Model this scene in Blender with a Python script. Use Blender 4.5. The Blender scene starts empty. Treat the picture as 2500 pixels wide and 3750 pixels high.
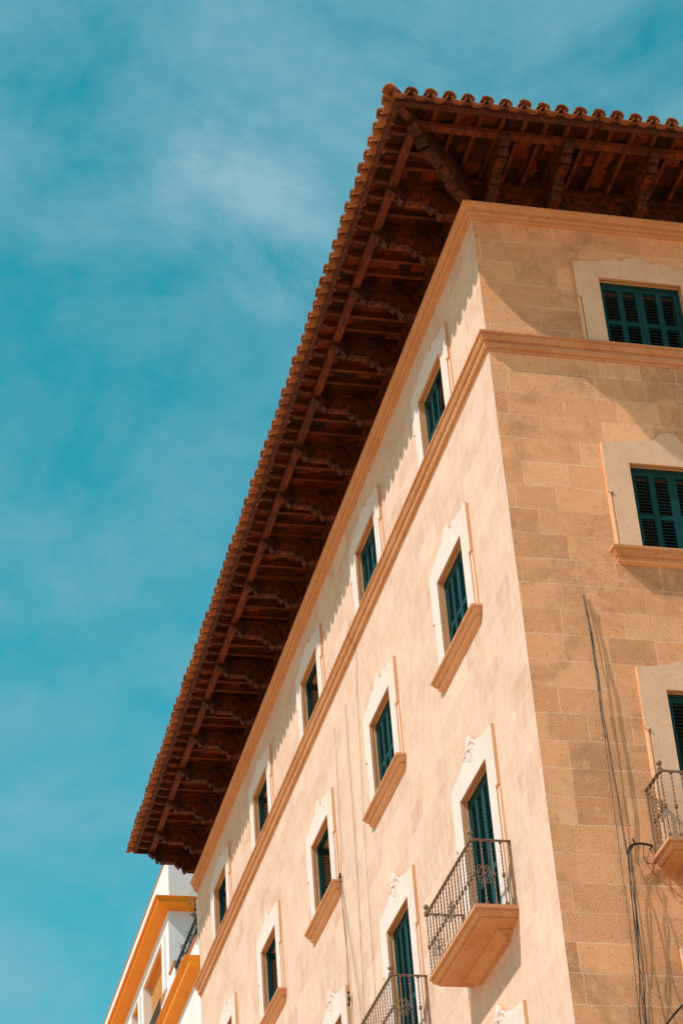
import bpy, math, random
from mathutils import Vector, Matrix
random.seed(7)
S = bpy.context.scene
COL = S.collection
rad = math.radians
pi = math.pi

# ------------------------------------------------------------------ mesh helpers
class MB:
    def __init__(s): s.v = []; s.f = []; s.sm = []
    def poly(s, pts, smooth=False):
        n = len(s.v); s.v += [tuple(p) for p in pts]; s.f.append(tuple(range(n, n + len(pts)))); s.sm.append(smooth)
    def box(s, a, b, M=None):
        x0, y0, z0 = a; x1, y1, z1 = b
        P = [(x0,y0,z0),(x1,y0,z0),(x1,y1,z0),(x0,y1,z0),(x0,y0,z1),(x1,y0,z1),(x1,y1,z1),(x0,y1,z1)]
        if M is not None: P = [tuple(M @ Vector(p)) for p in P]
        n = len(s.v); s.v += P
        for f in ((0,3,2,1),(4,5,6,7),(0,1,5,4),(1,2,6,5),(2,3,7,6),(3,0,4,7)):
            s.f.append(tuple(n + i for i in f)); s.sm.append(False)
    def rings(s, R, closed=True, caps=True, smooth=False):
        """R: list of rings (same length); closed = each ring is a loop"""
        n = len(s.v); m = len(R[0])
        for r in R: s.v += [tuple(p) for p in r]
        for i in range(len(R) - 1):
            for j in range(m if closed else m - 1):
                k = (j + 1) % m
                s.f.append((n + i*m + j, n + i*m + k, n + (i+1)*m + k, n + (i+1)*m + j)); s.sm.append(smooth)
        if caps and closed:
            s.f.append(tuple(n + j for j in range(m))[::-1]); s.sm.append(False)
            s.f.append(tuple(n + (len(R)-1)*m + j for j in range(m))); s.sm.append(False)
    def prism(s, pts, fn, t0, t1):
        """pts 2-D polygon, fn(p, t) -> 3-D"""
        s.rings([[fn(p, t0) for p in pts], [fn(p, t1) for p in pts]])
    def tube(s, P, r, n=8, smooth=True, twist=0, rad_fn=None):
        P = [Vector(p) for p in P]; R = []
        up = Vector((0.13, 0.21, 1)).normalized()
        prev = None
        for i, p in enumerate(P):
            d = (P[min(i+1, len(P)-1)] - P[max(i-1, 0)]).normalized()
            if prev is None:
                a = d.cross(up)
                if a.length < 1e-3: a = d.cross(Vector((1, 0, 0)))
                a.normalize()
            else:
                a = (prev - d * prev.dot(d)).normalized()
            prev = a; b = d.cross(a)
            rr = rad_fn(i / (len(P)-1)) if rad_fn else r
            R.append([p + (a*math.cos(2*pi*j/n + twist*i) + b*math.sin(2*pi*j/n + twist*i)) * rr for j in range(n)])
        s.rings(R, smooth=smooth)
    def ball(s, c, r, n=12, m=8, sc=(1,1,1), M=None):
        c = Vector(c); R = []
        for i in range(m + 1):
            t = pi * (i + .001) / (m + .002)
            ring = []
            for j in range(n):
                q = Vector((math.sin(t)*math.cos(2*pi*j/n)*sc[0], math.sin(t)*math.sin(2*pi*j/n)*sc[1], math.cos(t)*sc[2])) * r
                if M is not None: q = M @ q
                ring.append(c + q)
            R.append(ring)
        s.rings(R, smooth=True)
    def build(s, name, mat, parent=None, mats=None, midx=None, front=None):
        me = bpy.data.meshes.new(name); me.from_pydata(s.v, [], s.f)
        me.validate(); me.update()
        if len(me.polygons) == len(s.sm):
            me.polygons.foreach_set('use_smooth', s.sm)
        import bmesh
        bm = bmesh.new(); bm.from_mesh(me); bmesh.ops.recalc_face_normals(bm, faces=bm.faces); bm.to_mesh(me); bm.free()
        for m in (mats or [mat]): me.materials.append(m)
        if midx: me.polygons.foreach_set('material_index', midx[:len(me.polygons)])
        if front:
            me.materials.append(front)
            for p in me.polygons: p.material_index = 0 if p.normal.y < -.75 else 1
        o = bpy.data.objects.new(name, me); COL.objects.link(o)
        if parent: o.parent = parent
        return o

def empty(name, loc=(0,0,0)):
    o = bpy.data.objects.new(name, None); o.location = loc; COL.objects.link(o); return o
def tag(o, label, cat, group=None, kind=None):
    o['label'] = label; o['category'] = cat
    if group: o['group'] = group
    if kind: o['kind'] = kind
    return o
def copy_tree(o, parent):
    c = o.copy(); COL.objects.link(c); c.parent = parent
    for ch in list(o.children):
        copy_tree(ch, c)
    return c

# ------------------------------------------------------------------ materials
class NT:
    def __init__(s, name):
        s.m = bpy.data.materials.new(name); s.m.use_nodes = True
        s.t = s.m.node_tree; s.t.nodes.clear()
        s.out = s.n('ShaderNodeOutputMaterial'); s.b = s.n('ShaderNodeBsdfPrincipled')
        s.t.links.new(s.b.outputs[0], s.out.inputs[0])
        s.co = s.n('ShaderNodeTexCoord').outputs['Object']
    def n(s, t, **k):
        x = s.t.nodes.new(t)
        for a, b in k.items(): setattr(x, a, b)
        return x
    def put(s, sock, v):
        if hasattr(v, 'is_output') or isinstance(v, bpy.types.NodeSocket): s.t.links.new(v, sock)
        else:
            if sock.type == 'RGBA' and len(v) == 3: v = (*v, 1)
            sock.default_value = v
    def math(s, op, a, b=0.0, c=None):
        x = s.n('ShaderNodeMath', operation=op); s.put(x.inputs[0], a); s.put(x.inputs[1], b)
        if c is not None: s.put(x.inputs[2], c)
        return x.outputs[0]
    def noise(s, scale, detail=4, rough=.55, vec=None, dist=0, stretch=None):
        v = s.co if vec is None else vec
        if stretch:
            mp = s.n('ShaderNodeMapping'); s.put(mp.inputs[0], v); mp.inputs[3].default_value = stretch; v = mp.outputs[0]
        x = s.n('ShaderNodeTexNoise'); s.put(x.inputs['Vector'], v)
        x.inputs['Scale'].default_value = scale; x.inputs['Detail'].default_value = detail
        x.inputs['Roughness'].default_value = rough; x.inputs['Distortion'].default_value = dist
        return x.outputs[0]
    def rng(s, v, a, b, c=0., d=1.):
        x = s.n('ShaderNodeMapRange'); s.put(x.inputs[0], v)
        for i, q in enumerate((a, b, c, d)): x.inputs[i+1].default_value = q
        return x.outputs[0]
    def mix(s, f, a, b, mode='MIX'):
        x = s.n('ShaderNodeMix', data_type='RGBA', blend_type=mode); x.clamp_factor = True
        s.put(x.inputs[0], f); s.put(x.inputs[6], a); s.put(x.inputs[7], b); return x.outputs[2]
    def ramp(s, f, stops):
        x = s.n('ShaderNodeValToRGB'); s.put(x.inputs[0], f); e = x.color_ramp.elements
        while len(e) < len(stops): e.new(0.5)
        for i, (p, c) in enumerate(stops): e[i].position = p; e[i].color = (*c, 1)
        return x.outputs[0]
    def bump(s, h, strength=.3, dist=.01, prev=None):
        x = s.n('ShaderNodeBump'); s.put(x.inputs['Height'], h); s.put(x.inputs['Strength'], strength)
        x.inputs['Distance'].default_value = dist
        if prev is not None: s.put(x.inputs['Normal'], prev)
        return x.outputs[0]
    def fin(s, col, rough=.8, normal=None, metal=0, spec=.3):
        s.put(s.b.inputs['Base Color'], col); s.put(s.b.inputs['Roughness'], rough)
        s.b.inputs['Metallic'].default_value = metal; s.b.inputs['Specular IOR Level'].default_value = spec
        if normal is not None: s.put(s.b.inputs['Normal'], normal)
        return s.m

def ashlar(name, axis, cols, joint, wid=.62, h=.343, z0=19.49, jstr=.7, rough_amt=1.0, seed=0., mottle=None):
    t = NT(name)
    wob = t.noise(2.2, 3, .6)
    sep = t.n('ShaderNodeSeparateXYZ'); t.put(sep.inputs[0], t.co)
    U = sep.outputs[axis]; Z = sep.outputs[2]
    wz = t.math('MULTIPLY_ADD', wob, .03, -.015)
    z = t.math('ADD', Z, wz)
    rz = t.math('DIVIDE', t.math('SUBTRACT', z, z0), h)
    row = t.math('FLOOR', rz); fr = t.math('SUBTRACT', rz, row)
    rowr = t.n('ShaderNodeTexWhiteNoise', noise_dimensions='1D'); t.put(rowr.inputs['W'], t.math('ADD', row, seed))
    uu = t.math('DIVIDE', t.math('ADD', t.math('ADD', U, wz), t.math('MULTIPLY', rowr.outputs[0], 37.0)), wid)
    W = t.math('ADD', uu, t.math('MULTIPLY', row, 41.0))
    vo = t.n('ShaderNodeTexVoronoi', voronoi_dimensions='1D', feature='F1'); t.put(vo.inputs['W'], W)
    vo.inputs['Scale'].default_value = 1; vo.inputs['Randomness'].default_value = .75
    ve = t.n('ShaderNodeTexVoronoi', voronoi_dimensions='1D', feature='DISTANCE_TO_EDGE'); t.put(ve.inputs['W'], W)
    ve.inputs['Scale'].default_value = 1; ve.inputs['Randomness'].default_value = .75
    sc = t.n('ShaderNodeSeparateColor'); t.put(sc.inputs[0], vo.outputs['Color'])
    r1, r2, r3 = sc.outputs
    dv = t.math('MULTIPLY', ve.outputs['Distance'], wid)
    dh = t.math('MULTIPLY', t.math('MINIMUM', fr, t.math('SUBTRACT', 1.0, fr)), h)
    d = t.math('MINIMUM', dv, dh)
    dn = t.math('ADD', d, t.math('MULTIPLY_ADD', t.noise(28, 3), .012, -.006))
    jm = t.rng(dn, .004, .010, 1, 0)
    jmask = t.math('MULTIPLY', jm, t.rng(t.noise(1.7, 3), .38, .6, .15, 1))
    base = t.ramp(r1, [(0, cols[0]), (.35, cols[1]), (.7, cols[2]), (1, cols[3])])
    st = t.noise(3.1, 5, .62, dist=.6)
    base = t.mix(t.rng(st, .35, .7, 0, .55), base, cols[4])
    base = t.mix(t.rng(t.noise(9, 4, .6), .5, .75, 0, .35), base, cols[5])
    if mottle:
        base = t.mix(t.rng(t.noise(2.6, 6, .65, dist=1.2, stretch=mottle), .44, .64, 0, .55), base, cols[4])
        base = t.mix(t.rng(t.noise(5.5, 6, .7, dist=.8, stretch=mottle), .50, .68, 0, .5), base, cols[5])
    else:
        base = t.mix(t.rng(t.noise(1.1, 6, .68, dist=.6), .50, .66, 0, .55), base, (.34,.17,.095))
        base = t.mix(t.rng(t.noise(6.5, 6, .72), .52, .66, 0, .5), base, (.86,.50,.30))
    fine = t.noise(75, 3, .7)
    grit = t.math('MULTIPLY', t.rng(fine, .5, .72, 0, 1), t.rng(r2, .35, .8, .05, .75))
    base = t.mix(t.math('MULTIPLY', grit, .62 * rough_amt), base, cols[6])
    pit = t.n('ShaderNodeTexVoronoi', feature='F1'); t.put(pit.inputs['Vector'], t.co); pit.inputs['Scale'].default_value = 26
    ps = t.n('ShaderNodeSeparateColor'); t.put(ps.inputs[0], pit.outputs['Color'])
    pm = t.math('MULTIPLY', t.rng(pit.outputs['Distance'], .10, .2, 1, 0), t.math('GREATER_THAN', ps.outputs[0], .76))
    base = t.mix(t.math('MULTIPLY', pm, .55 * rough_amt), base, cols[6])
    col = t.mix(t.math('MULTIPLY', jmask, jstr), base, joint)
    hgt = t.math('ADD', t.math('MULTIPLY', t.noise(48, 5, .7), t.rng(r2, .2, .9, .15, 1.0)), t.math('MULTIPLY', pm, -.8))
    n1 = t.bump(hgt, .75 * rough_amt, .03)
    n2 = t.bump(t.rng(dn, 0, .008, 0, 1), .25, .006, n1)
    return t.fin(col, .88, n2, spec=.2)

def stone(name, c1, c2, c3, bs=.25, sc=6):
    t = NT(name)
    b = t.mix(t.rng(t.noise(sc*.35, 5, .6, dist=.5), .35, .68), c1, c2)
    b = t.mix(t.rng(t.noise(sc*3, 4, .65), .52, .75, 0, .6), b, c3)
    j = t.n('ShaderNodeSeparateXYZ'); t.put(j.inputs[0], t.co)
    return t.fin(b, .85, t.bump(t.noise(60, 4, .7), bs, .006), spec=.2)

def wood(name, c1, c2, c3, stretch=(1,1,1), rough=.7, sc=9, plank=None):
    t = NT(name)
    g = t.noise(sc, 6, .65, stretch=stretch, dist=.4)
    b = t.mix(t.rng(g, .36, .64), c1, c2)
    b = t.mix(t.rng(t.noise(2.3, 4, .6), .46, .66, 0, .9), b, c3)
    oi = t.n('ShaderNodeObjectInfo')
    b = t.mix(t.rng(oi.outputs['Random'], 0, 1, 0, .45), b, c1)
    nm = t.bump(g, .35, .006)
    return t.fin(b, rough, nm, spec=.25)

M_right = ashlar('golden_ashlar', 0, [(.58,.275,.14),(.84,.42,.23),(.72,.355,.19),(.89,.49,.285),(.80,.39,.21),(.52,.265,.155),(.19,.085,.045)], (.90,.62,.46), jstr=.6)
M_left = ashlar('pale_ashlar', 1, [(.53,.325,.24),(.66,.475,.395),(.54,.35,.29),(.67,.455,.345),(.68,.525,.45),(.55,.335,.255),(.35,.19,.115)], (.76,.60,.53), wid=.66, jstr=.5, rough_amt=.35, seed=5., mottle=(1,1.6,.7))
M_trim = stone('moulded_stone', (.50,.235,.115), (.56,.30,.175), (.31,.12,.05))
M_white = stone('pale_surround_stone', (.68,.60,.60), (.66,.53,.50), (.58,.40,.32), bs=.12)
M_carve = stone('carved_stone', (.60,.47,.40), (.56,.40,.31), (.46,.28,.18), bs=.2)
M_tan = stone('tan_surround_stone', (.76,.50,.37), (.68,.42,.29), (.56,.32,.20), bs=.25)  # same stone as the pale surrounds, colour warmed against shade on right facade
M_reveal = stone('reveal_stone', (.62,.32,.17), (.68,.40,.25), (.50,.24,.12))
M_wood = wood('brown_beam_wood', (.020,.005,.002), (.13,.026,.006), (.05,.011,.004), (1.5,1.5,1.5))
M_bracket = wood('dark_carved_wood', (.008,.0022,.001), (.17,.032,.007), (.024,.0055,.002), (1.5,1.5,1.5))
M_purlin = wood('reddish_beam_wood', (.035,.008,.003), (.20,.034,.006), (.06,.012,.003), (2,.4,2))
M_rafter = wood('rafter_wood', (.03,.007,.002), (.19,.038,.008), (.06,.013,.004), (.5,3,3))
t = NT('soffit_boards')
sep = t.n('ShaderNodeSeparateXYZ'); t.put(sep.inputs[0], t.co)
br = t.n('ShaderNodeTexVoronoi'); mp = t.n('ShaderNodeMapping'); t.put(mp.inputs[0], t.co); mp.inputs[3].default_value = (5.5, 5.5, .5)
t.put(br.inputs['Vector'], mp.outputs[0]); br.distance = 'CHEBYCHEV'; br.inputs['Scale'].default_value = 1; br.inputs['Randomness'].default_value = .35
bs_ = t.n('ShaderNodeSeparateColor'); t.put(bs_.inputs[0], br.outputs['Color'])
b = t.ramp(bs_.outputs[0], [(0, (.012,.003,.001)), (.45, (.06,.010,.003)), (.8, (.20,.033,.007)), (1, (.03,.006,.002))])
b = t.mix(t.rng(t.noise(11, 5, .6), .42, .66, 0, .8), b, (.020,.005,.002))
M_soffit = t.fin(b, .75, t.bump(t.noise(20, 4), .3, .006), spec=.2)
t = NT('terracotta_tile')
vv = t.n('ShaderNodeTexVoronoi'); t.put(vv.inputs['Vector'], t.co); vv.inputs['Scale'].default_value = 3.6
vs = t.n('ShaderNodeSeparateColor'); t.put(vs.inputs[0], vv.outputs['Color'])
b = t.ramp(vs.outputs[0], [(0, (.19,.062,.026)), (.5, (.34,.12,.05)), (1, (.25,.082,.032))])
b = t.mix(t.rng(t.noise(13, 5, .65), .45, .7, 0, .75), b, (.15,.06,.03))
b = t.mix(t.rng(t.noise(30, 3, .6), .58, .72, 0, .5), b, (.52,.32,.20))
M_tile = t.fin(b, .85, t.bump(t.noise(35, 4), .3, .005), spec=.2)
t = NT('teal_paint')
b = t.mix(t.rng(t.noise(7, 4), .4, .7), (.0045,.040,.045), (.007,.053,.059))
M_teal = t.fin(b, .5, t.bump(t.noise(60, 2), .08, .002), spec=.2)
t = NT('wrought_iron')
b = t.mix(t.rng(t.noise(40, 4, .7), .42, .62), (.14,.085,.06), (.27,.15,.09))
b = t.mix(t.rng(t.noise(9, 3), .5, .7, 0, .6), b, (.24,.18,.14))
M_iron = t.fin(b, .55, t.bump(t.noise(120, 2), .3, .002), metal=.1, spec=.5)
t = NT('dark_room'); M_dark = t.fin((.012,.012,.012), .9)
t = NT('room_plaster'); M_room = t.fin(t.mix(t.noise(3), (.10,.075,.06), (.13,.10,.08)), .9)
t = NT('white_plaster')
b = t.mix(t.rng(t.noise(1.4, 5, .6), .4, .7), (.70,.68,.72), (.65,.63,.67))
M_plaster = t.fin(b, .85, t.bump(t.noise(35, 4, .7), .25, .006), spec=.2)
t = NT('orange_paint')
b = t.mix(t.rng(t.noise(2.5, 5, .6), .4, .7), (.74,.26,.010), (.70,.23,.012))
b = t.mix(t.rng(t.noise(14, 4), .55, .75, 0, .4), b, (.62,.20,.02))
M_orange = t.fin(b, .6, t.bump(t.noise(40, 3), .12, .004), spec=.3)
t = NT('orange_reveal_paint'); M_oreveal = t.fin(t.mix(t.noise(4), (.72,.30,.07), (.66,.27,.07)), .8, spec=.2)
t = NT('woven_blind')
wv = t.n('ShaderNodeTexWave', bands_direction='Z'); t.put(wv.inputs['Vector'], t.co); wv.inputs['Scale'].default_value = 14; wv.inputs['Distortion'].default_value = .6
wy = t.n('ShaderNodeTexWave', bands_direction='Y'); t.put(wy.inputs['Vector'], t.co); wy.inputs['Scale'].default_value = 1.4; wy.inputs['Distortion'].default_value = 1
b = t.mix(wv.outputs['Fac'], (.45,.20,.05), (.85,.48,.17)); b = t.mix(t.rng(wy.outputs['Fac'], .2, 1, 0, .35), b, (.60,.30,.09))
M_blind = t.fin(b, .8, t.bump(wv.outputs['Fac'], .5, .01))
t = NT('brick_coping'); M_brick = t.fin(t.mix(t.rng(t.noise(12, 4), .4, .65), (.58,.24,.12), (.42,.17,.09)), .85, t.bump(t.noise(40, 4), .4, .008))
t = NT('dark_metal'); M_dmetal = t.fin((.025,.022,.018), .45, spec=.5)
t = NT('cable_grey'); M_cable = t.fin(t.mix(t.rng(t.noise(8, 3), .4, .6), (.025,.022,.02), (.08,.073,.068)), .6)
t = NT('cable_black'); M_cblack = t.fin((.015,.012,.012), .5)
t = NT('wire_brown'); M_wire = t.fin((.13,.075,.045), .7)
t = NT('leaf_green'); M_leaf = t.fin(t.mix(t.noise(9), (.05,.10,.03), (.10,.15,.045)), .6)
t = NT('dry_leaf'); M_dry = t.fin(t.mix(t.noise(9), (.20,.12,.06), (.12,.10,.05)), .8)
t = NT('dry_stem'); M_stem = t.fin((.12,.08,.05), .8)
t = NT('clay_pot'); M_pot = t.fin(t.mix(t.noise(12), (.5,.22,.11), (.4,.17,.08)), .85)
t = NT('street_paving')
bk = t.n('ShaderNodeTexBrick'); t.put(bk.inputs['Vector'], t.co); bk.inputs['Scale'].default_value = 1.1
bk.inputs['Color1'].default_value = (.76,.43,.22,1); bk.inputs['Color2'].default_value = (.70,.38,.19,1); bk.inputs['Mortar'].default_value = (.45,.25,.13,1); bk.inputs['Mortar Size'].default_value = .01
b = t.mix(t.rng(t.noise(.8, 5), .4, .7, 0, .5), bk.outputs[0], (.66,.36,.18))
M_ground = t.fin(b, .85, t.bump(t.noise(20, 4), .3, .01))

# ------------------------------------------------------------------ ground
g = MB(); g.poly([(-400,-400,0),(400,-400,0),(400,400,0),(-400,400,0)])
o = g.build('ground', M_ground); o['kind'] = 'structure'; o['label'] = 'pale paved street around the foot of the buildings'

# ------------------------------------------------------------------ stone building
YE = 19.436; XE = 9.0
ZT, Z2, Z3, Z4 = 21.072, 18.188, 15.049, 11.62      # tops of the openings
B1, B2, B3, B4 = 20.0, 16.965, 12.97, 9.55
WC = [1.7175+.55, 5.3875+.55, 9.1401+.55, 12.9521+.55, 16.5875+.55]
XR = 1.5709 + .55
bld = empty('stone_building')
tag(bld, 'tall pale stone corner building with wide timber eaves, teal shutters and iron balconies', 'building')

def facade(mb, fmap, u0, u1, z0, z1, holes, depth):
    """wall skin with openings; holes = (ua, ub, za, zb); reveals go inward to depth. returns"""
    us = sorted({u0, u1, *[h[0] for h in holes], *[h[1] for h in holes]})
    for i in range(len(us) - 1):
        a, b = us[i], us[i+1]; m = (a + b) / 2
        hs = sorted([h for h in holes if h[0] < m < h[1]], key=lambda h: h[2])
        z = z0
        for h in hs:
            mb.poly([fmap(a, 0, z), fmap(b, 0, z), fmap(b, 0, h[2]), fmap(a, 0, h[2])]); z = h[3]
        mb.poly([fmap(a, 0, z), fmap(b, 0, z), fmap(b, 0, z1), fmap(a, 0, z1)])
def reveals(mb, fmap, holes, depth, t=0.0):
    for (a, b, c, d) in holes:
        for P in ([(a,c),(a,d)], [(a,d),(b,d)], [(b,d),(b,c)], [(b,c),(a,c)]):
            mb.poly([fmap(P[0][0], 0, P[0][1]), fmap(P[1][0], 0, P[1][1]), fmap(P[1][0], -depth, P[1][1]), fmap(P[0][0], -depth, P[0][1])])
fL = lambda u, w, z: (-w, u, z)        # left facade: u = y, w outward
fR = lambda u, w, z: (u, -w, z)        # right facade: u = x
hw = .55
holesL = []
for i, c in enumerate(WC):
    holesL.append((c-hw, c+hw, B1, ZT)); holesL.append((c-hw, c+hw, B2, Z2))
    if i < 3: holesL.append((c-hw, c+hw, B3, Z3))
    if i == 0: holesL.append((c-hw, c+hw, B4, Z4))
holesR = [(XR-hw, XR+hw, B1, ZT), (XR-hw, XR+hw, B2, Z2), (XR-hw, XR+hw, B3, Z3), (XR-hw, XR+hw, B4, Z4)]
ZW = 22.06
w = MB(); facade(w, fL, 0, YE, 0, ZW, holesL, .3); nL = len(w.f)
facade(w, fR, 0, XE, 0, ZW, holesR, .3); nR = len(w.f)
reveals(w, fL, holesL, .3); reveals(w, fR, holesR, .3); nV = len(w.f)
w.poly([(0,YE,0),(XE,YE,0),(XE,YE,ZW),(0,YE,ZW)]); w.poly([(XE,0,0),(XE,YE,0),(XE,YE,ZW),(XE,0,ZW)])
nE = len(w.f)
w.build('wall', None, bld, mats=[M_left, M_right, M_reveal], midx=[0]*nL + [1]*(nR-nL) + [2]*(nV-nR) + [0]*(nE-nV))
# rooms behind the openings, so that open shutters show a dark inside
def room_mb(H):
    mb = MB(); a, b, c, d = -.9, .9, -H-.2, .25
    R = [[(a,y,c),(b,y,c),(b,y,d),(a,y,d)] for y in (.301, 2.4)]
    mb.rings(R, caps=False); mb.poly(R[1]); return mb
def sweep(mb, prof, ya, xb, back=-.01):
    """profile (o, z) carried along the left facade from y=ya, round the corner, to x=xb"""
    P = [(back, prof[0][1])] + list(prof) + [(back, prof[-1][1])]
    mb.rings([[(-o, ya, z) for o, z in P], [(-o, -o, z) for o, z in P], [(xb, -o, z) for o, z in P]])
corn = [(.135,22.067),(.135,22.045),(.126,22.036),(.118,22.015),(.100,21.990),(.092,21.972),(.072,21.968),(.072,21.955),(.080,21.940),(.072,21.918),(.058,21.905),(.036,21.902),(.036,21.886),(.030,21.870),(.008,21.862)]
belt = [(.125,19.974),(.125,19.950),(.100,19.944),(.104,19.925),(.088,19.890),(.076,19.870),(.052,19.866),(.052,19.852),(.062,19.834),(.052,19.800),(.040,19.778),(.018,19.774),(.018,19.755),(.008,19.735)]
m_ = MB(); sweep(m_, corn, YE+.0, XE); m_.build('cornice', M_trim, bld)
m_ = MB(); sweep(m_, belt, YE+.03, XE); m_.build('belt_course', M_trim, bld)

# ---- windows: built in a local frame, x right, -y outward, z from the top of the opening
def arc(c, r, a0, a1, n):
    return [(c[0] + r*math.cos(a0 + (a1-a0)*i/n), c[1] + r*math.sin(a0 + (a1-a0)*i/n)) for i in range(n+1)]
def surround(H, side, crest, knobz, name='window', mat=None):
    mb = MB(); T = .045; W = .87; e = .004
    top = [(-W, side), (-.74, side+.008), (-.62, side+.022), (-.50, side+.045), (-.40, side+.075), (-.31, side+.115), (-.27, side+.108), (-.225, side+.078), (-.19, side+.085), (-.16, side+.12), (-.12, side+.12 + (crest-side-.12)*.55), (-.06, side+.12+(crest-side-.12)*.9), (0, crest)]
    top = top + [(-x, z) for x, z in top[-2::-1]]
    poly = [(W, 0), (-W, 0)] + top
    fn = lambda p, t: (p[0], t, p[1])
    bev = .007
    # front face slightly inset: arris worn round
    def slab(pts, t):
        cx = sum(p[0] for p in pts)/len(pts); cz = sum(p[1] for p in pts)/len(pts)
        mb.rings([[fn(p, .01) for p in pts], [fn(p, -t+bev) for p in pts], [fn((p[0]-math.copysign(min(bev, abs(p[0]-cx)), p[0]-cx)*(abs(p[0])>.5), p[1]-(bev if p[1] > cz else 0)*.8), -t) for p in pts]])
    slab(poly, T)
    for s in (-1, 1):
        xo, xi = s*W, s*.55
        a, b = min(xo, xi), max(xo, xi)
        mb.box((a, -T, -knobz), (b, .01, 0))
        xo2 = s*(W-.055); a, b = min(xo2, xi), max(xo2, xi)
        mb.box((a, -T, -H), (b, .01, -knobz))
        a, b = min(xo2, s*W), max(xo2, s*W)
        # bead in the rebate
        pts = [(s*(W-.055), .01), (s*(W-.055), -.018), (s*(W-.045), -.030), (s*(W-.028), -.034), (s*(W-.012), -.028), (s*W, -.012), (s*W, .01)]
        mb.rings([[(p[0], p[1], -knobz) for p in pts], [(p[0], p[1], -H) for p in pts]])
        mb.ball((s*(W-.03), -.042, -knobz-.012), .022)
    return mb
def boss():
    mb = MB(); mb.ball((0,0,0), .022, sc=(1,.8,1.1)); return mb
def ornament_big():
    mb = MB()
    # shell: fan of lobes round the crest, two curled leaves and a hanging bud
    for a in (-58, -30, 0, 30, 58):
        A = rad(a); L = .16 if a == 0 else .145
        Mx = Matrix.Rotation(A, 3, 'Y')
        mb.ball((math.sin(A)*L*.55, -.062, .13 + math.cos(A)*L*.55), L*.62, sc=(.36,.34,1), M=Mx)
    for s in (-1, 1):
        pts = []
        for i in range(26):
            th = i/25*2.1*pi; r = .085*(1-i/25*.72)
            pts.append((s*(.155 + r*math.cos(th)), -.062, .06 + r*math.sin(th)))
        mb.tube(pts, .02, 8, rad_fn=lambda q: .030*(1-.45*q))
        mb.ball((s*.27, -.055, .045), .06, sc=(1.25,.4,.6), M=Matrix.Rotation(s*.5, 3, 'Y'))
        mb.ball((s*.09, -.062, -.045), .065, sc=(.42,.42,1.1), M=Matrix.Rotation(s*.35, 3, 'Y'))
    mb.ball((0, -.065, -.065), .085, sc=(.4,.4,1))
    mb.ball((0, -.075, .07), .045)
    return mb
def sill_mb():
    mb = MB(); L = .955
    prof = [(.140,-.075),(.140,-.100),(.116,-.106),(.118,-.124),(.098,-.154),(.086,-.174),(.062,-.178),(.062,-.192),(.070,-.206),(.056,-.232),(.040,-.250),(.016,-.254),(.008,-.262)]
    P = [(-.008, -.045)] + prof + [(-.008, -.262)]
    def xs(o): return L - (.140 - o)*1.0 if o > 0 else L-.14
    R = []
    # mitred returns on both ends
    R.append([(-xs(max(o, .0))+.0, .01 if o < 0 else .01, z) for o, z in P])
    R.append([(-xs(max(o, .0)), -o, z) for o, z in P])
    R.append([(xs(max(o, .0)), -o, z) for o, z in P])
    R.append([(xs(max(o, .0)), .01, z) for o, z in P])
    mb.rings(R)
    return mb
def leaf_mb(Wd, H, mid=.56, slat=.046, flip=False):
    """one shutter leaf, hinge at x=0, opens along +x; front at y=0, thickness to +y; top z=0"""
    mb = MB(); st = .052; T = .035
    mb.box((0, 0, -H), (st, T, 0)); mb.box((Wd-st, 0, -H), (Wd, T, 0))
    cx = Wd/2; mb.box((cx-.036, -.003, -H+.07), (cx+.036, T+.003, -.07))
    rails = [(-.07, 0), (-H, -H+.07)]
    zm = -H*mid
    for a, b in rails: mb.box((st, .001, a if a < b else b), (Wd-st, T-.001, b if a < b else a))
    for xa, xb in ((st, cx-.036), (cx+.036, Wd-st)):
        mb.box((xa, .002, zm-.03), (xb, T-.002, zm+.03))
        for (z0, z1) in ((zm+.03, -.07), (-H+.07, zm-.03)):
            n = max(1, int((z1-z0)/slat)); d = (z1-z0)/n
            for i in range(n):
                zc = z0 + (i+.5)*d; h_ = .010
                ya, yb = (T-.002, .001) if flip else (.001, T-.002)
                mb.rings([[(x, ya, zc-h_), (x, ya, zc-h_+.007), (x, yb, zc+h_+.007), (x, yb, zc+h_)] for x in (xa, xb)])
    return mb
cache = {}
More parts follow.
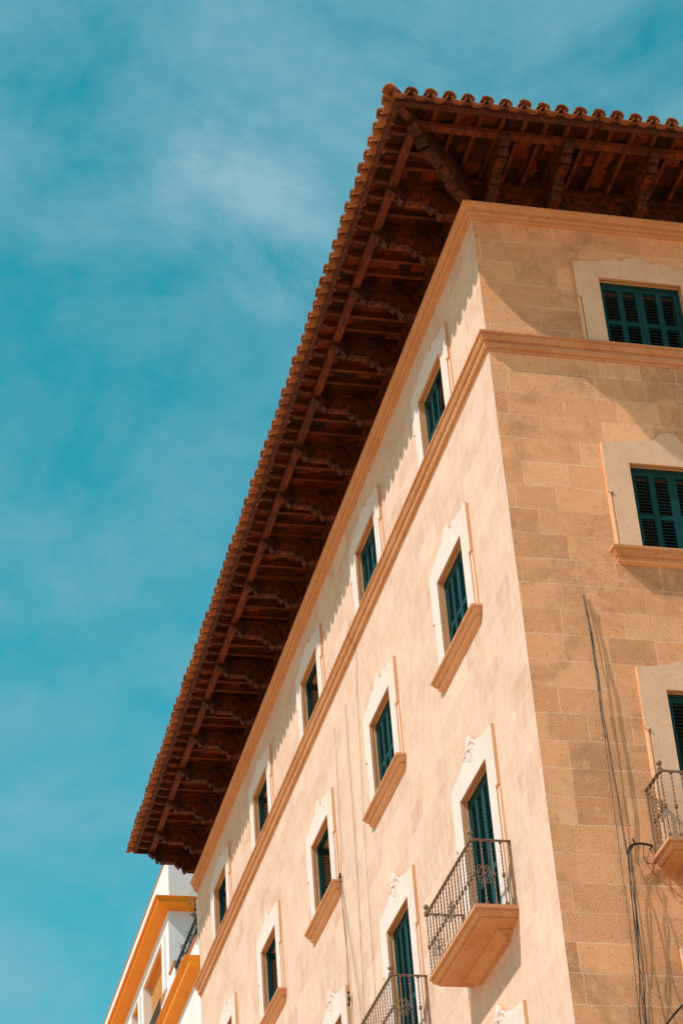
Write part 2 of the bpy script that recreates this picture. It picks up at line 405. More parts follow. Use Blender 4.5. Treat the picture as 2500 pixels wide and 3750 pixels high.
def make_window(H, side, crest, knobz, kind, openL, openR, sill, MW=None):
    MW = MW or M_white
    """openL/openR: opening angle of the leaf hinged at -x / +x (degrees inward)"""
    def shared(key, fn, nm, mat, parent):
        if key not in cache:
            o = fn().build(nm, mat, parent, front=(M_reveal if key[0] == 's' else None)); cache[key] = o.data; return o
        o = bpy.data.objects.new(nm, cache[key]); COL.objects.link(o); o.parent = parent; return o
    wd = shared(('s', H, crest, MW.name), lambda: surround(H, side, crest, knobz), 'window', MW, bld)
    FY = .048; fw = .03
    def frame():
        mb = MB()
        mb.box((-.548, FY, -H+.002), (-.548+fw, FY+.075, -.002)); mb.box((.548-fw, FY, -H+.002), (.548, FY+.075, -.002))
        mb.box((-.548+fw, FY+.002, -.036), (.548-fw, FY+.073, -.003)); return mb
    shared(('r', H), lambda: room_mb(H), 'room_lining', M_room, wd)
    shared(('f', H), frame, 'window_frame', M_teal, wd)
    lw = (1.096 - 2*fw)/2 - .003; lh = H - .045
    for s, ang in ((-1, openL), (1, openR)):
        l = shared(('l', H, s), lambda: leaf_mb(lw, lh, flip=s > 0), 'shutter', M_teal, wd)
        if s < 0: l.location = (-.548+fw+.002, FY+.012, -.038); l.rotation_euler = (0, 0, rad(ang))
        else:
            l.location = (.548-fw-.002, FY+.012+.035, -.038); l.rotation_euler = (0, 0, pi - rad(ang))
    if kind == 'big':
        o = shared('ornb' + MW.name, ornament_big, 'carved_ornament', MW, wd); o.location = (0, .012, side+.07); o.scale = (.78, .78, .78)
    else:
        o = shared('boss', boss, 'stone_boss', M_reveal, wd); o.location = (.20, -.045, side+.085)
    if sill:
        o = shared('sill', sill_mb, 'sill', M_trim, wd); o.location = (0, 0, -(Z2-B2)+.035)
    return wd
def place(wd, facade_, c, z):
    if facade_ == 'L': wd.location = (0, c, z); wd.rotation_euler = (0, 0, -pi/2)
    else: wd.location = (c, 0, z)
# left facade: local +x points towards -y (the near side), so the far leaf hangs at -x
HA, H2, H3, H4 = ZT-B1+.03, Z2-B2, Z3-B3, Z4-B4
openA = [(0, 88), (0, 0), (90, 88), (90, 88), (90, 88)]
open2 = [(0, 0), (0, 0), (90, 88), (90, 88), (90, 88)]
for i, c in enumerate(WC):
    place(make_window(HA, .235, .385, .33, 'small', *openA[i], False), 'L', c, ZT)
    place(make_window(H2, .275, .50, .44, 'small', *open2[i], True), 'L', c, Z2)
    if i < 3: place(make_window(H3, .285, .60, .51, 'big', 0, 0, False), 'L', c, Z3)
    if i == 0: place(make_window(H4, .285, .60, .51, 'big', 0, 0, False), 'L', c, Z4)
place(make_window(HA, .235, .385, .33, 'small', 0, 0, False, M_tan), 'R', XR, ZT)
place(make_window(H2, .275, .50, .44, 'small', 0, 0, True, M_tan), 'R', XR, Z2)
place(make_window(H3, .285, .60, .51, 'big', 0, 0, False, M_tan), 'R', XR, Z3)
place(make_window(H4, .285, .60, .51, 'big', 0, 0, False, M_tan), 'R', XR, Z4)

# ---- balconies (local frame: origin at wall, slab top z=0)
BD, BW = .50, 1.0
def slab_mb():
    mb = MB()
    prof = [(0,0),(0,-.042),(.026,-.048),(.024,-.066),(.044,-.098),(.062,-.112),(.086,-.116),(.082,-.134),(.100,-.146)]   # inset from the outer edge
    R = []
    P = [(.0, 0)] + prof[1:]
    def loop(i, z): return [(-BW+i, .01, z), (-BW+i, -BD+i, z), (BW-i, -BD+i, z), (BW-i, .01, z)]
    mb.rings([loop(i, z) for i, z in [(0,0)] + prof[1:]])
    # flared corbel against the wall
    def lp(hx, d, z): return [(-hx, .01, z), (-hx, -d, z), (hx, -d, z), (hx, .01, z)]
    mb.rings([lp(.70,.17,-.1455), lp(.70,.17,-.165), lp(.66,.13,-.18), lp(.62,.10,-.215), lp(.60,.06,-.24), lp(.60,.06,-.255)])
    return mb
RH = .79
def scroll(P0, ax, s):
    """C scroll in the plane of the railing: P0 centre, ax unit direction along the railing"""
    ax = Vector(ax); out = []
    for vs in (-1, 1):
        for hs in (-1, 1):
            pts = []
            for i in range(22):
                q = i/21; th = q*2.3*pi; r = .040*(1-.7*q)
                # curl
                cx, cz = .052, .095
                pts.append(Vector(P0) + ax*hs*(cx + r*math.cos(pi+th)*1.0) + Vector((0,0,1))*vs*(cz + r*math.sin(pi+th)*-1.0))
            pts = [Vector(P0) + ax*hs*.006 + Vector((0,0,vs*.03)), Vector(P0) + ax*hs*.010 + Vector((0,0,vs*.065))] + pts
            out.append(pts)
            pts2 = []
            for i in range(16):
                q = i/15; th = q*2.0*pi; r = .028*(1-.65*q)
                pts2.append(Vector(P0) + ax*hs*(.075 + r*math.cos(pi+th)) + Vector((0,0,1))*vs*(.030 - r*math.sin(pi+th)))
            pts2 = [Vector(P0) + ax*hs*.008 + Vector((0,0,vs*.012))] + pts2
            out.append(pts2)
    return out
def baluster_mb():
    mb = MB(); n = 46; R = []
    H = RH
    for i in range(n+1):
        z = .03 + (H-.06)*i/n; q = i/n
        tw = 0 if (q < .06 or q > .94) else i*.55
        r = .0092
        R.append([(r*math.cos(tw + k*pi/2), r*math.sin(tw + k*pi/2), z) for k in range(4)])
    mb.rings(R)
    for z, h_, w_ in ((0, .022, .018), (.022, .015, .013), (H-.035, .035, .016), (H*.46-.019, .038, .016), (H*.46-.026, .007, .012), (H*.46+.019, .007, .012)):
        mb.box((-w_, -w_, z), (w_, w_, z+h_))
    return mb
def make_balcony():
    sl = slab_mb().build('balcony', M_trim, bld)
    ox, oy = BW-.035, -BD+.035
    r = MB(); rt = RH
    r.box((-ox, oy-.014, rt), (ox, oy+.014, rt+.014))
    for s in (-1, 1):
        r.box((s*ox-.02, oy+.02, rt+.001), (s*ox+.02, .0, rt+.013))
        r.box((s*ox-.009, -.03, .02), (s*ox+.009, -.012, rt))          # upright at the wall
    r.box((-ox, oy-.012, -.0), (ox, oy+.012, .012))
    r.build('handrail', M_iron, sl)
    bal = baluster_mb().build('baluster', M_iron, sl)
    nF = 16; xs = [-ox + 2*ox*i/nF for i in range(nF+1)]
    spots = [(x, oy) for x in xs] + [(s*ox, y) for s in (-1, 1) for y in (oy+.115, oy+.230, oy+.345)]
    for i, (x, y) in enumerate(spots):
        b_ = bal if i == 0 else bal.copy()
        if i: COL.objects.link(b_); b_.parent = sl
        b_.location = (x, y, .012); b_.rotation_euler = (0, 0, 0)
    sc = None
    for (x, y, ax) in ((xs[8], oy, (1,0,0)), (-ox, oy+.115, (0,1,0)), (ox, oy+.115, (0,1,0))):
        if sc is None:
            mb = MB()
            for pts in scroll((0,0,0), (1,0,0), 1): mb.tube(pts, .006, 6)
            sc = mb.build('iron_scroll', M_iron, sl); q = sc
        else: q = sc.copy(); COL.objects.link(q); q.parent = sl
        q.scale = (.85, .85, .85); q.location = (x, y, .012+RH*.46); q.rotation_euler = (0, 0, math.atan2(ax[1], ax[0]))
    f = MB(); f.ball((0,0,.085), .033, 16, 10); f.tube([(0,0,0),(0,0,.06)], .012, 8, rad_fn=lambda q: .018 if q < .5 else .012)
    f.box((-.024,-.024,-.03),(.024,.024,.022))
    fo = f.build('ball_finial', M_iron, sl); fo.location = (-ox, oy, rt+.012)
    f2 = fo.copy(); COL.objects.link(f2); f2.parent = sl; f2.location = (ox, oy, rt+.012)
    return sl
b0 = make_balcony(); place(b0, 'L', WC[0]+.01, B3)
for fc, c, z in (('L', WC[1]+.01, B3), ('L', WC[2]+.01, B3), ('R', XR, B3)):
    b_ = copy_tree(b0, bld); b_.rotation_euler = (0,0,0); place(b_, fc, c, z)

# ------------------------------------------------------------------ eaves
SL = .22; YEV = 19.14; XEV = XE
zr = lambda e: 22.508 + 0*e         # underside of the rafters at overhang e
# purlin
m_ = MB(); P = [(.995,22.432),(.995,22.503),(.895,22.503),(.895,22.432)]
m_.rings([[(-o_, YEV-.02, z) for o_, z in P], [(-o_, -o_, z) for o_, z in P], [(XEV, -o_, z) for o_, z in P]])
m_.build('purlin', M_purlin, bld)
m_ = MB(); P = [(.03,22.05),(.045,22.34),(.045,22.36),(.10,22.36),(.10,22.44),(.02,22.44),(.02,22.568),(-.04,22.568),(-.04,22.05)]
m_.rings([[(-o_, YEV-.02, z) for o_, z in P], [(-o_, -o_, z) for o_, z in P], [(XEV, -o_, z) for o_, z in P]])
m_.build('frieze_board', M_bracket, bld)
# brackets
bp = [(-1.0,22.500),(-1.004,22.394),(-.985,22.385),(-.975,22.362),(-.955,22.368),(-.940,22.338),(-.920,22.318),(-.900,22.322),(-.892,22.350),(-.878,22.350),(-.868,22.285),(-.850,22.240),(-.825,22.228),(-.802,22.240),(-.788,22.275),(-.786,22.292),(-.780,22.292),(-.780,22.225),(-.505,22.232),
      (-.497,22.195),(-.485,22.178),(-.470,22.186),(-.455,22.150),(-.432,22.132),(-.412,22.140),(-.402,22.166),(-.384,22.166),(-.372,22.160),(-.362,22.110),(-.345,22.060),(-.322,22.040),(-.296,22.045),(-.280,22.072),(-.276,22.085),(-.268,22.085),(-.268,22.069),(-.02,22.069),(-.02,22.500)]
def bracket_mb(f, wd):
    mb = MB(); mb.prism([(x*f, z) for x, z in bp], lambda p, t: (p[0], t, p[1]), -wd/2, wd/2); return mb
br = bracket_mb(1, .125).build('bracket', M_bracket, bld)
ys = [.24, 1.08, 2.25, 3.43, 4.66, 5.87, 7.07, 8.32, 9.55, 10.8, 12.05, 13.27, 14.47, 15.7, 16.93, 18.15, 18.99]
for i, y in enumerate(ys):
    q = br if i == 0 else br.copy()
    if i: COL.objects.link(q); q.parent = bld
    q.location = (0, y, 0)
for x in (.22, 1.05, 2.2, 3.42, 4.65, 5.9, 7.1, 8.3):
    q = br.copy(); COL.objects.link(q); q.parent = bld; q.location = (x, 0, 0); q.rotation_euler = (0, 0, pi/2)
cb = bracket_mb(1.414, .15).build('corner_bracket', M_bracket, bld); cb.rotation_euler = (0, 0, pi/4)
# hip rafter on the diagonal
m_ = MB(); k = 2**.5
m_.rings([[(-1.20*k, s_*.05, zr(1.20)-.03+dz) for s_, dz in ((-1,0),(1,0),(1,.09),(-1,.09))], [(.3*k, s_*.05, zr(-.3)-.035+dz) for s_, dz in ((-1,0),(1,0),(1,.14),(-1,.14))]])
hr = m_.build('hip_rafter', M_wood, bld); hr.rotation_euler = (0, 0, pi/4)
# rafters
def rafter_mb(e0, e1):
    mb = MB(); hgt = .088
    pts = [(-e0, zr(e0)+hgt), (-e0, zr(e0)+.04), (-e0+.07, zr(e0-.07)), (-e1, zr(e1)), (-e1, zr(e1)+hgt)]
    mb.prism(pts, lambda p, t: (p[0], t, p[1]), -.0275, .0275); return mb
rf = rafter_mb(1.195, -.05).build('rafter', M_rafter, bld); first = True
y = -1.02
def jack(u, left):
    global first
    e1 = max(-.05, -(u) + .06)
    if e1 > 1.05: return
    if e1 <= -.0499:
        q = rf if first else rf.copy()
        if not first: COL.objects.link(q); q.parent = bld
        first = False
    else: q = rafter_mb(1.195, e1).build('rafter', M_rafter, bld)
    if left: q.location = (0, u, 0)
    else: q.location = (u, 0, 0); q.scale = (1, 1, 1); q.rotation_euler = (0, 0, pi/2)
k_ = 0
while True:
    u = -1.0 + .298*k_ + random.uniform(-.012, .012)
    if u > YEV-.05: break
    jack(u, True); k_ += 1
for k_ in range(0, 26): jack(-1.0 + .287*k_ + random.uniform(-.01, .01), False)
# roof deck (underside boards) as one mesh, hip at x=y
m_ = MB(); t_ = .088; RI = 4.0
def zt(e): return zr(e) + t_
def quadslab(pts, th):
    mb_ = [(p[0], p[1], p[2]) for p in pts]; up = [(p[0], p[1], p[2]+th) for p in pts]
    m_.rings([mb_, up])
quadslab([(-1.215,-1.215,zt(1.215)), (-1.215,YEV,zt(1.215)), (RI,YEV,zt(-RI)), (RI,RI,zt(-RI))], .03)
quadslab([(-1.215,-1.215,zt(1.215)), (RI,RI,zt(-RI)), (XEV,RI,zt(-RI)), (XEV,-1.215,zt(1.215))], .03)
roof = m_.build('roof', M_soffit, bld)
# fascia with a double moulding
fp = [(1.250,22.500),(1.230,22.490),(1.212,22.490),(1.215,22.60),(1.26,22.60),(1.26,22.585),(1.25,22.572),(1.262,22.552),(1.262,22.530)]
m_ = MB(); m_.rings([[(-o_, YEV, z) for o_, z in fp], [(-o_, -o_, z) for o_, z in fp], [(XEV, -o_, z) for o_, z in fp]])
m_.build('fascia', M_wood, roof)
# verge board closing the far end
m_ = MB(); m_.prism([(-1.262, 22.50), (-1.262, 22.66), (.4, 23.0), (.4, 22.50)], lambda p, t: (p[0], t, p[1]), YEV+.002, YEV+.04)
m_.build('verge_board', M_wood, roof)
# clay tiles: troughs and covers
def tile_run(mb, base, along, inward, length, kind, j):
    """base point at the drip edge"""
    b0_ = Vector(base); a = Vector(along); inn = Vector(inward)
    n = 10; R = []; ro = .086 if kind == 'cover' else .098; th = .014
    steps = []
    seg = .36; L = 0; 
    while L < length: steps.append((L, min(L+seg+.03, length))); L += seg
    for si, (s0, s1) in enumerate(steps):
        rings_ = []
        for s_, f in ((s0, 1.0), (s1, .86)):
            lift = si*.0 + (0 if s_ == s0 else -.006)
            zc = s_*SL + lift
            ring = []
            for sgn, rr in ((1, ro*f), (-1, ro*f - th)):
                rng_ = range(n+1) if sgn > 0 else range(n, -1, -1)
                for i in rng_:
                    th_ = pi*i/n
                    if kind == 'cover': off, z = rr*math.cos(th_), rr*1.02*math.sin(th_)
                    else: off, z = rr*math.cos(th_), -rr*.80*math.sin(th_)
                    ring.append(b0_ + a*off + inn*s_ + Vector((0,0,zc + z)))
            rings_.append(ring)
        mb.rings(rings_, smooth=False)
tl = MB()
zc0 = 22.612
k_ = 0
y = -1.16
while y < YEV - .02:
    L = min(2.2, max(.12, y + 1.40)); jx = random.uniform(-.014, .014); jz = random.uniform(-.004, .004)
    tile_run(tl, (-1.385+jx, y+random.uniform(-.005,.005), zc0+jz), (0,1,0), (1,0,0), L, 'cover', 0)
    y2 = y + .125; L = min(2.2, max(.12, y2 + 1.40))
    tile_run(tl, (-1.375+random.uniform(-.01,.01), y2, zc0+.008), (0,1,0), (1,0,0), L, 'trough', 0)
    y += .2502
x = -1.07
tile_run(tl, (-1.20, -1.375, zc0+.008), (1,0,0), (0,1,0), .2, 'trough', 0)
while x < XEV:
    L = min(2.2, max(.12, x + 1.40))
    tile_run(tl, (x+random.uniform(-.005,.005), -1.365+random.uniform(-.012,.012), zc0+random.uniform(-.004,.004)), (1,0,0), (0,1,0), L, 'cover', 0)
    x2 = x + .1215; L = min(2.2, max(.12, x2 + 1.40))
    tile_run(tl, (x2, -1.365+random.uniform(-.01,.01), zc0+.008), (1,0,0), (0,1,0), L, 'trough', 0)
    x += .243
tl.build('tile_courses', M_tile, roof)
# mortar bedding under the covers, set back from the drip edge
mo = MB()
mo.rings([[(-o_, YEV, z) for o_, z in ((1.262,22.603),(1.268,22.603),(1.268,22.64),(1.15,22.70),(1.15,22.64))], [(-o_, -o_, z) for o_, z in ((1.262,22.603),(1.268,22.603),(1.268,22.64),(1.15,22.70),(1.15,22.64))], [(XEV, -o_, z) for o_, z in ((1.262,22.603),(1.268,22.603),(1.268,22.64),(1.15,22.70),(1.15,22.64))]])
mo.build('mortar_bed', M_tile, roof)
# hip tiles on the diagonal
ht = MB(); d45 = Vector((1,1,0)).normalized(); side = Vector((1,-1,0)).normalized()
for si in range(9):
    rings_ = []
    for s_, f in ((si*.38, 1.0), (si*.38+.42, .85)):
        ring = []
        for sgn, rr in ((1, .092*f), (-1, .092*f-.016)):
            for i in (range(13) if sgn > 0 else range(12, -1, -1)):
                th_ = pi*i/12
                ring.append(Vector((-1.385,-1.385,22.585)) + d45*s_ + side*(rr*math.cos(th_)) + Vector((0,0, s_*SL/k + 0 + rr*1.05*math.sin(th_))))
        rings_.append(ring)
    ht.rings(rings_)
ht.build('hip_tiles', M_tile, roof)

# ------------------------------------------------------------------ white neighbour
wb = empty('white_building', (0, 22.6, 0))
tag(wb, 'white plastered building with orange cornices standing beyond the stone building', 'building')
def W(mb, name, mat, parent=wb, **kw):
    o = mb.build(name, mat, parent, **kw)
    if parent is wb: o.location = (0, -22.6, 0)
    return o
YN = 19.465; YU = 22.58; YF = 46.0
fW = lambda u, w_, z: (.0-w_, u, z)
m_ = MB()
facade(m_, fW, YN, YF, 0, 20.60, [], 0)
m_.poly([(0,YN,0),(8,YN,0),(8,YN,20.6),(0,YN,20.6)]); m_.poly([(0,YN,20.6),(8,YN,20.6),(8,YU,20.6),(0,YU,20.6)])
hU = [(23.22, 25.51, 21.43, 22.575), (26.23, 27.07, 21.43, 22.60)]
yy = 28.6
while yy < 44: hU.append((yy, yy+.85, 21.43, 22.6)); yy += 2.6
facade(m_, fW, YU, YF, 20.6, 23.1, hU, 0)
m_.poly([(0,YU,20.6),(8,YU,20.6),(8,YU,23.1),(0,YU,23.1)])
m_.poly([(0,YU,23.1),(8,YU,23.1),(8,YF,23.1),(0,YF,23.1)])
W(m_, 'wall', M_plaster)
# parapet and its coping
m_ = MB(); m_.box((.03, YU+.004, 23.1), (8, YF, 24.25)); W(m_, 'parapet', M_plaster)
m_ = MB(); m_.box((.012, YU-.02, 24.252), (8, YF, 24.285)); W(m_, 'coping', M_pot)
# upper cornice
uc = [(.30,23.18),(.30,23.166),(.250,23.158),(.240,23.13),(.232,23.10),(.246,23.096),(.246,23.064),(.234,23.056),(.18,23.035),(.12,23.022),(.10,23.012),(.09,23.000),(.06,22.996),(.05,22.985),(.0,22.975)]
m_ = MB(); P = [(-.01, 23.18)] + uc + [(-.01, 22.975)]
m_.rings([[(-o_, YF, z) for o_, z in P], [(-o_, YU-o_, z) for o_, z in P], [(8, YU-o_, z) for o_, z in P]])
W(m_, 'cornice', M_orange)
# lower cornice
lc = [(.285,20.595),(.285,20.578),(.245,20.568),(.215,20.53),(.196,20.46),(.190,20.43),(.206,20.426),(.206,20.392),(.190,20.385),(.13,20.368),(.085,20.35),(.06,20.335),(.05,20.32),(.035,20.31),(.02,20.29),(.0,20.27)]
m_ = MB(); P = [(-.01, 20.595)] + lc + [(-.01, 20.27)]
m_.rings([[(-o_, YN, z) for o_, z in P], [(-o_, YF, z) for o_, z in P]])
W(m_, 'cornice', M_orange)
# windows of the top floor
for i, (a, b_, c, d) in enumerate(hU):
    m_ = MB(); T = .045; fz = .11
    m_.box((-T, a-.30 if i == 0 else a-.22, c), (.0, a, d+.03)); m_.box((-T, b_, c), (.0, b_+.2, d+.03)); m_.box((-T+.002, a-.1, d), (.0, b_+.1, d+.028))
    wn = W(m_, 'window', M_plaster)
    m_ = MB(); reveals(m_, fW, [(a, b_, c, d)], .22)
    rv = m_.build('window_reveal', None, wn, mats=[M_oreveal, M_plaster], midx=[1,0,1,0])
    m_ = MB()
    if i == 0:
        nn = 24
        for k_ in range(nn):
            z0_, z1_ = c+.05+(d-c-.08)*k_/nn, c+.05+(d-c-.08)*(k_+1)/nn
            m_.box((.13+.012*(k_ % 2), a+.02, z0_), (.15+.012*(k_ % 2), b_-.02, z1_))
    else: m_.box((.16, a+.02, c+.02), (.18, b_-.02, d-.02))
    m_.build('blind', M_blind, wn)
    m_ = MB(); m_.box((-.02, a, c-.05), (.22, b_, c-.002)); m_.build('sill', M_oreveal, wn)
    m_ = MB(); m_.tube([(.12, a+.02, d-.045), (.12, b_-.02, d-.045)], .03, 8); m_.build('blind_roll', M_oreveal, wn)
# dark flower rail below the first window
m_ = MB()
for zz in (21.10, 21.33): m_.box((-.10, 23.2, zz), (-.085, 27.4, zz+.02))
yy = 23.2
while yy < 27.4: m_.box((-.099, yy, 20.62), (-.087, yy+.012, 21.33)); yy += .09
W(m_, 'window_railing', M_dmetal)
# terrace parapet, copings, piers, railing
m_ = MB(); m_.box((.0, YN+.01, 20.601), (.14, 20.6, 21.05)); m_.box((.004, YN, 21.04), (.14, YN+.12, 21.78)); W(m_, 'terrace_wall', M_plaster)
m_ = MB(); m_.box((.004, 22.0, 20.601), (.5, YU-.003, 21.57)); W(m_, 'terrace_pier', M_plaster)
m_ = MB(); m_.box((-.03, YN+.13, 21.052), (.17, 20.64, 21.09)); W(m_, 'terrace_coping', M_brick)
m_ = MB(); m_.box((-.03, 21.96, 21.572), (.52, YU-.003, 21.61)); W(m_, 'pier_coping', M_brick)
m_ = MB(); m_.box((-.01, 19.6, 21.455), (.04, 22.0, 21.50)); m_.box((-.008, 19.6, 21.20), (.035, 22.0, 21.24))
yy = 19.68
while yy < 21.98: m_.box((.008, yy, 20.7), (.016, yy+.008, 21.46)); yy += .19
W(m_, 'terrace_railing', M_dmetal)

# ------------------------------------------------------------------ plants on the terrace
def plant(name, loc, h, n, mat_leaf, mat_stem, spread, leaf, pot, label, cat, dry=False):
    r = empty(name, loc); tag(r, label, cat)
    st = MB(); lf = MB(); rnd = random.Random(hash(label) % 1000 if False else len(label))
    z0 = .22 if pot else 0
    for i in range(n):
        a = rnd.uniform(0, 2*pi); s_ = rnd.uniform(.2, 1)*spread; hh = h*rnd.uniform(.55, 1)
        pts = [Vector((0,0,z0)) + Vector((math.cos(a)*s_*q**1.5, math.sin(a)*s_*q**1.5, hh*q)) + Vector((rnd.uniform(-.012,.012), rnd.uniform(-.012,.012), 0)) for q in (0,.25,.5,.75,1)]
        st.tube(pts, .004, 5, rad_fn=lambda q: .006*(1-.7*q))
        for q in range(9 if dry else 14):
            p = pts[rnd.choice((1,2,3,4))] + Vector((rnd.uniform(-.05,.05), rnd.uniform(-.05,.05), rnd.uniform(-.05,.05)))
            d = Vector((rnd.uniform(-1,1), rnd.uniform(-1,1), rnd.uniform(-.4,1))).normalized(); e = d.cross(Vector((rnd.uniform(-1,1), .3, rnd.uniform(-1,1)))).normalized()
            L = leaf*rnd.uniform(.6, 1.2)
            lf.poly([p, p + d*L*.5 + e*L*.28, p + d*L, p + d*L*.5 - e*L*.28])
    st.build('stem', mat_stem, r); lf.build('foliage', mat_leaf, r)
    if pot:
        m_ = MB(); R = []
        for z, rr in ((0,.08),(.18,.115),(.2,.115),(.2,.125),(.225,.125)): R.append([(rr*math.cos(2*pi*j/16), rr*math.sin(2*pi*j/16), z) for j in range(16)])
        m_.rings(R); m_.build('pot', M_pot, r)
    return r
plant('dry_shrub', (.05, 19.80, 21.09), 1.05, 14, M_dry, M_stem, .22, .07, False, 'dry straggly shrub rising where the terrace meets the stone building', 'shrub', True)
plant('potted_plant', (.10, 21.35, 20.602), .95, 13, M_leaf, M_stem, .16, .06, True, 'leafy green potted plant behind the terrace railing, nearer the far pier', 'plant')
plant('potted_plant', (.11, 20.85, 20.602), .90, 12, M_leaf, M_stem, .14, .055, True, 'leafy green potted plant behind the terrace railing, nearer the stone building', 'plant')

# ------------------------------------------------------------------ cables
def smooth(P, n=6):
    P = [Vector(p) for p in P]; out = []
    for i in range(len(P)-1):
        p0 = P[max(i-1,0)]; p1 = P[i]; p2 = P[i+1]; p3 = P[min(i+2, len(P)-1)]
        for k in range(n):
            t_ = k/n
            out.append(.5*((2*p1) + (p2-p0)*t_ + (2*p0-5*p1+4*p2-p3)*t_*t_ + (3*p1-p0-3*p2+p3)*t_**3))
    out.append(P[-1]); return out
def cable(name, runs, r, mat, label, cat='cable', n=6):
    mb = MB()
    for pts in runs: mb.tube(smooth(pts), r, n)
    return tag(mb.build(name, mat), label, cat)
R_ = lambda L, d: [(x, -d if not callable(d) else -d(i/(len(L)-1)), z) for i, (x, z) in enumerate(L)]
main = [(0.764,16.26),(0.752,16.168),(0.779,15.708),(0.770,15.35),(0.776,15.154),(0.756,14.711),(0.770,14.372),(0.775,13.991),(0.795,13.617),(0.798,13.362),(0.81,13.134),(0.815,12.998)]
rr_ = random.Random(3)
def jit(L, a): return [(x+rr_.uniform(-a,a), z) for x, z in L]
dd = lambda q: .012 + .055*math.sin(min(1, q*1.05)*pi*.9)
cable('cable_bundle', [R_(main, dd), R_([(x+.006+.004*(i%2), z) for i, (x, z) in enumerate(main)], lambda q: dd(q)+.006), R_(jit(main[:7], .008), lambda q: .016 + .03*q)], .0040, M_cable,
      'grey cables hanging from a nail down the golden stone wall to the black strap')
low = [(0.815,12.988),(0.806,12.785),(0.798,12.517),(0.772,12.011),(0.750,11.688),(0.741,11.454),(0.712,11.037),(.70,10.3),(.69,9.2)]
runs = []
for k_ in range(6):
    runs.append(R_([(x + .016*math.sin(i*1.9+k_*1.3)*(.4+.13*i) + .002*k_, z) for i, (x, z) in enumerate(low)], lambda q, k_=k_: (.045 + .014*k_) + .016*math.sin(q*(7+k_)+k_*2) + .010*k_*q))
cable('cable_bundle', runs, .0044, M_cable, 'thick bundle of grey cables hanging below the black strap')
strap = [(.80,12.96),(.815,12.99),(.868,13.055),(.98,13.078),(1.10,13.058)]
cable('cable_strap', [R_(strap, lambda q: .07+.01*q), R_([(x+.004, z+.012) for x, z in strap], .075), R_([(x+.01, z-.01) for x, z in strap[:3]], .082), [(1.10,-.08,13.058),(1.10,.0,13.06)], [(.90,-.08,13.07),(.88,-.10,13.13)]], .009, M_cblack, 'bent black strap holding the cable bundle beside the right balcony', 'strap')
loop = [(1.0,13.073),(.985,12.98),(0.978,12.918),(.99,12.86),(1.04,12.835),(1.097,12.85),(1.128,12.925),(1.115,13.0),(1.096,13.06)]
cable('cable_loop', [R_(loop, lambda q: .08+.02*math.sin(q*pi))], .0045, M_cblack, 'thin loop of black cable dangling from the strap beside the balcony')
cable('wire', [R_([(0.765,16.2),(0.762,15.4),(0.758,14.656),(0.749,14.174),(.74,13.5),(0.728,12.831),(0.724,12.123),(0.685,11.04),(.66,10)], .045)], .0032, M_cable, 'single taut thin grey wire left of the cable bundle on the golden wall', 'wire')
cable('wire', [R_([(1.10,13.05),(1.051,12.834),(1.383,12.484),(1.9,11.9)], .02)], .0035, M_wire, 'thin brown wire slanting down right below the strap under the right balcony', 'wire')
cable('street_cable', [[(3.2,-.005,13.0),(3.1,-.2,12.92),(1.85,-.30,11.85),(1.076,-.30,11.156),(.866,-.30,10.94),(.35,-.22,10.35),(.2,-.005,10.2)]], .013, M_cblack, 'thick black cable slanting across the bottom right corner of the picture')
L_ = lambda L, d: [(-d if not callable(d) else -d(i/(len(L)-1)), y, z) for i, (y, z) in enumerate(L)]
cable('wire', [[(-.02,7.0,20.25),(-.135,6.94,19.98),(-.13,6.94,19.94),(-.03,6.955,19.72)] + L_([(6.965,19.4),(7.048,18.996),(7.139,17.951),(7.248,17.0),(7.287,16.322),(7.321,15.332),(7.353,14.613),(7.429,14.161),(7.5,12.5)], .022)], .0028, M_wire, 'thin brown wire crossing the belt course and running down the left facade', 'wire')
cable('wire', [L_([(7.721,19.232),(7.747,18.782),(7.762,18.018),(7.76,17.397),(7.806,16.499),(7.857,15.831),(7.908,15.176),(7.998,14.401),(8.05,12.5)], .022)], .0034, M_wire, 'slack dark wire down the left facade, middle one of those starting below the belt course', 'wire')
cable('wire', [L_([(8.462,19.256),(8.454,18.783),(8.486,18.297),(8.532,17.879),(8.548,17.344),(8.68,16.93)], .022)], .003, M_wire, 'brown wire down the left facade ending at the near end of the third window sill', 'wire')
cable('cable_bundle', [L_([(8.70,16.93),(8.714,16.86),(8.688,16.507),(8.63,16.166),(8.647,15.582),(8.669,15.061),(8.661,14.679),(8.7,13)], .03), L_([(8.70,16.93),(8.69,16.8),(8.66,16.5),(8.66,16.166),(8.61,15.582),(8.69,15.061),(8.70,14.679),(8.7,13)], .036)], .0046, M_wire, 'twisted pair of dark cables hanging below the third window sill of the left facade')
cable('wire', [L_([(8.70,16.9),(8.497,16.26),(8.303,15.529),(8.115,14.822),(8.05,14.0)], .03), L_([(8.70,16.9),(8.53,16.26),(8.35,15.529),(8.19,14.822),(8.12,14.0)], .03)], .0024, M_wire, 'pair of thin brown wires fanning away from the dark cables below the third sill', 'wire')
j_ = MB(); j_.ball((-.04,8.66,15.05), .03, sc=(.7,1,1.9)); j_.ball((-.05,8.63,15.13), .022); j_.ball((-.045,8.69,14.98), .018, sc=(1,1,1.6))
tag(j_.build('cable_joint', M_cblack), 'small taped dark joint on the twisted cables of the left facade', 'cable joint')
j_ = MB(); j_.ball((-.035,8.70,16.94), .028); j_.ball((-.04,8.67,16.97), .018)
tag(j_.build('cable_clamp', M_cable), 'small grey clamp where wires meet at the end of the third sill', 'clamp')

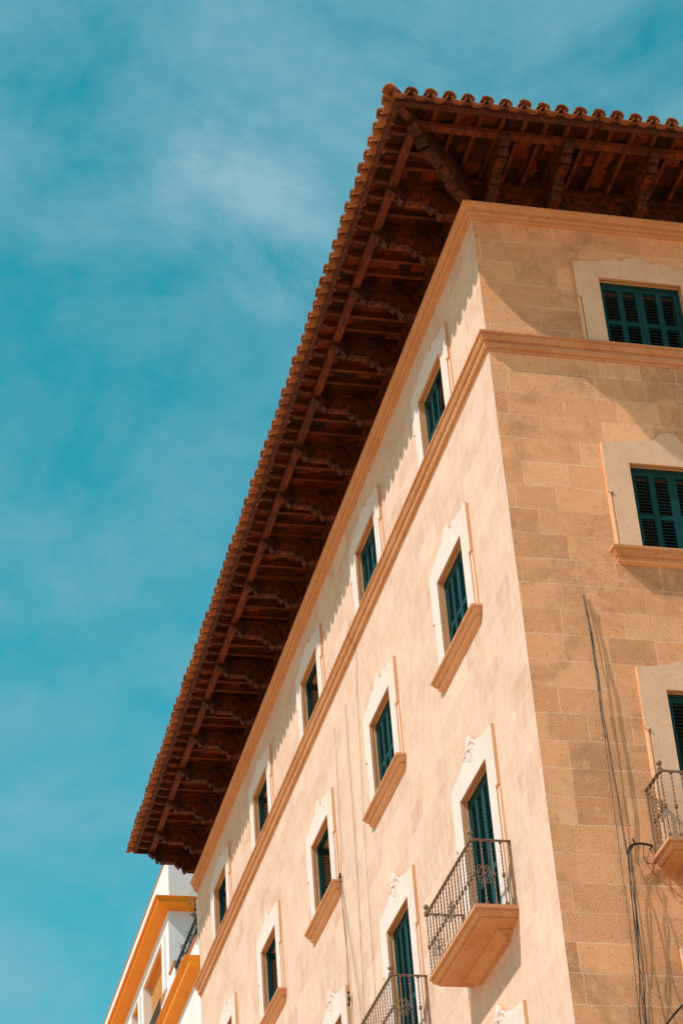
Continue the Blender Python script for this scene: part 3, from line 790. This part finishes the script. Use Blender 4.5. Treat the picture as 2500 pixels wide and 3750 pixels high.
# ------------------------------------------------------------------ sun and sky
sv = Vector((-3.3, -1.0, 3.96)).normalized()
sun = bpy.data.lights.new('sun', 'SUN'); sun.energy = 4.8; sun.angle = rad(.5); sun.color = (1.0, .88, .76)
so = bpy.data.objects.new('sun', sun); COL.objects.link(so); so.rotation_euler = sv.to_track_quat('Z', 'Y').to_euler()
world = bpy.data.worlds.new('World'); S.world = world; world.use_nodes = True
wt = world.node_tree; wt.nodes.clear()
class WN(NT):
    def __init__(s):
        s.t = wt
        s.co = s.n('ShaderNodeTexCoord').outputs['Generated']
w_ = WN()
sky = w_.n('ShaderNodeTexSky', sky_type='NISHITA'); sky.sun_disc = False
sky.sun_elevation = math.asin(sv.z); sky.sun_rotation = math.atan2(sv.x, sv.y)
sky.air_density = 1.0; sky.dust_density = .6; sky.ozone_density = 1.2
sz_ = w_.n('ShaderNodeSeparateXYZ'); w_.put(sz_.inputs[0], w_.co)
tint = w_.mix(w_.rng(sz_.outputs[2], .08, .36), (1.15, .68, .42), (.17, 1.38, 1.05))  # low sky warmed in colour, an added fill light for the shaded walls
skyc = w_.mix(1.0, sky.outputs[0], tint, 'MULTIPLY')
CL1 = (0.2041, 0.6680, 0.7156)
CL2 = (0.17708, 0.72529, 0.66528)
CL3 = (0.15696, 0.71864, 0.67744)
CL4 = (0.19315, 0.73466, 0.65036)
# thin cirrus
mp = w_.n('ShaderNodeMapping'); w_.put(mp.inputs[0], w_.co); mp.inputs[2].default_value = (.3, .2, .6); mp.inputs[3].default_value = (1.0, 1.5, 1.3)
c1 = w_.noise(5.2, 8, .60, vec=mp.outputs[0], dist=.45)
c2 = w_.noise(11, 8, .66, vec=mp.outputs[0], dist=.35)
cm = w_.math('ADD', w_.math('MULTIPLY', c1, .62), w_.math('MULTIPLY', c2, .38))
def toward(v, lo, hi):
    d = w_.n('ShaderNodeVectorMath', operation='DOT_PRODUCT'); w_.put(d.inputs[0], w_.co); d.inputs[1].default_value = v
    return w_.rng(d.outputs['Value'], lo, hi)
bank = w_.math('MULTIPLY', toward(CL1, .988, .9995), .055)
bank2 = w_.math('MAXIMUM', toward(CL2, .9994, 1.0), w_.math('MAXIMUM', toward(CL3, .9995, 1.0), toward(CL4, .9995, 1.0)))
bank2 = w_.math('MULTIPLY', w_.math('MULTIPLY', bank2, .16), w_.rng(c2, .36, .60))
bank = w_.math('MULTIPLY', bank, w_.rng(c2, .3, .6, .3, 1.2))
cm = w_.math('ADD', cm, w_.math('ADD', bank, bank2))
cm = w_.math('ADD', cm, w_.rng(sz_.outputs[2], .32, .58, .05, 0))
cf = w_.rng(cm, .415, .78, 0, 1.05)
cl = w_.mix(cf, skyc, (1.75, 3.3, 3.9))
bg = w_.n('ShaderNodeBackground'); w_.put(bg.inputs[0], cl); bg.inputs[1].default_value = .15
ow = w_.n('ShaderNodeOutputWorld'); wt.links.new(bg.outputs[0], ow.inputs[0])

# ------------------------------------------------------------------ camera
cam = bpy.data.cameras.new('camera'); co = bpy.data.objects.new('camera', cam); COL.objects.link(co); S.camera = co
cam.sensor_fit = 'VERTICAL'; cam.sensor_height = 36; cam.lens = 85.05; cam.clip_end = 2000
r = Vector((0.971917, -0.225759, -0.06641)); u = Vector((-0.074817, -0.564005, 0.822375)); f = Vector((0.223114, 0.794312, 0.565057))
Mx = Matrix((r, u, -f)).transposed().to_4x4(); Mx.translation = Vector((-8.1651, -21.8918, 1.6)); co.matrix_world = Mx

S.render.engine = 'CYCLES'
S.render.resolution_x = 682; S.render.resolution_y = 1024
S.cycles.max_bounces = 8; S.cycles.diffuse_bounces = 5
S.view_settings.view_transform = 'Standard'; S.view_settings.look = 'None'
S.view_settings.exposure = 0; S.view_settings.gamma = 1
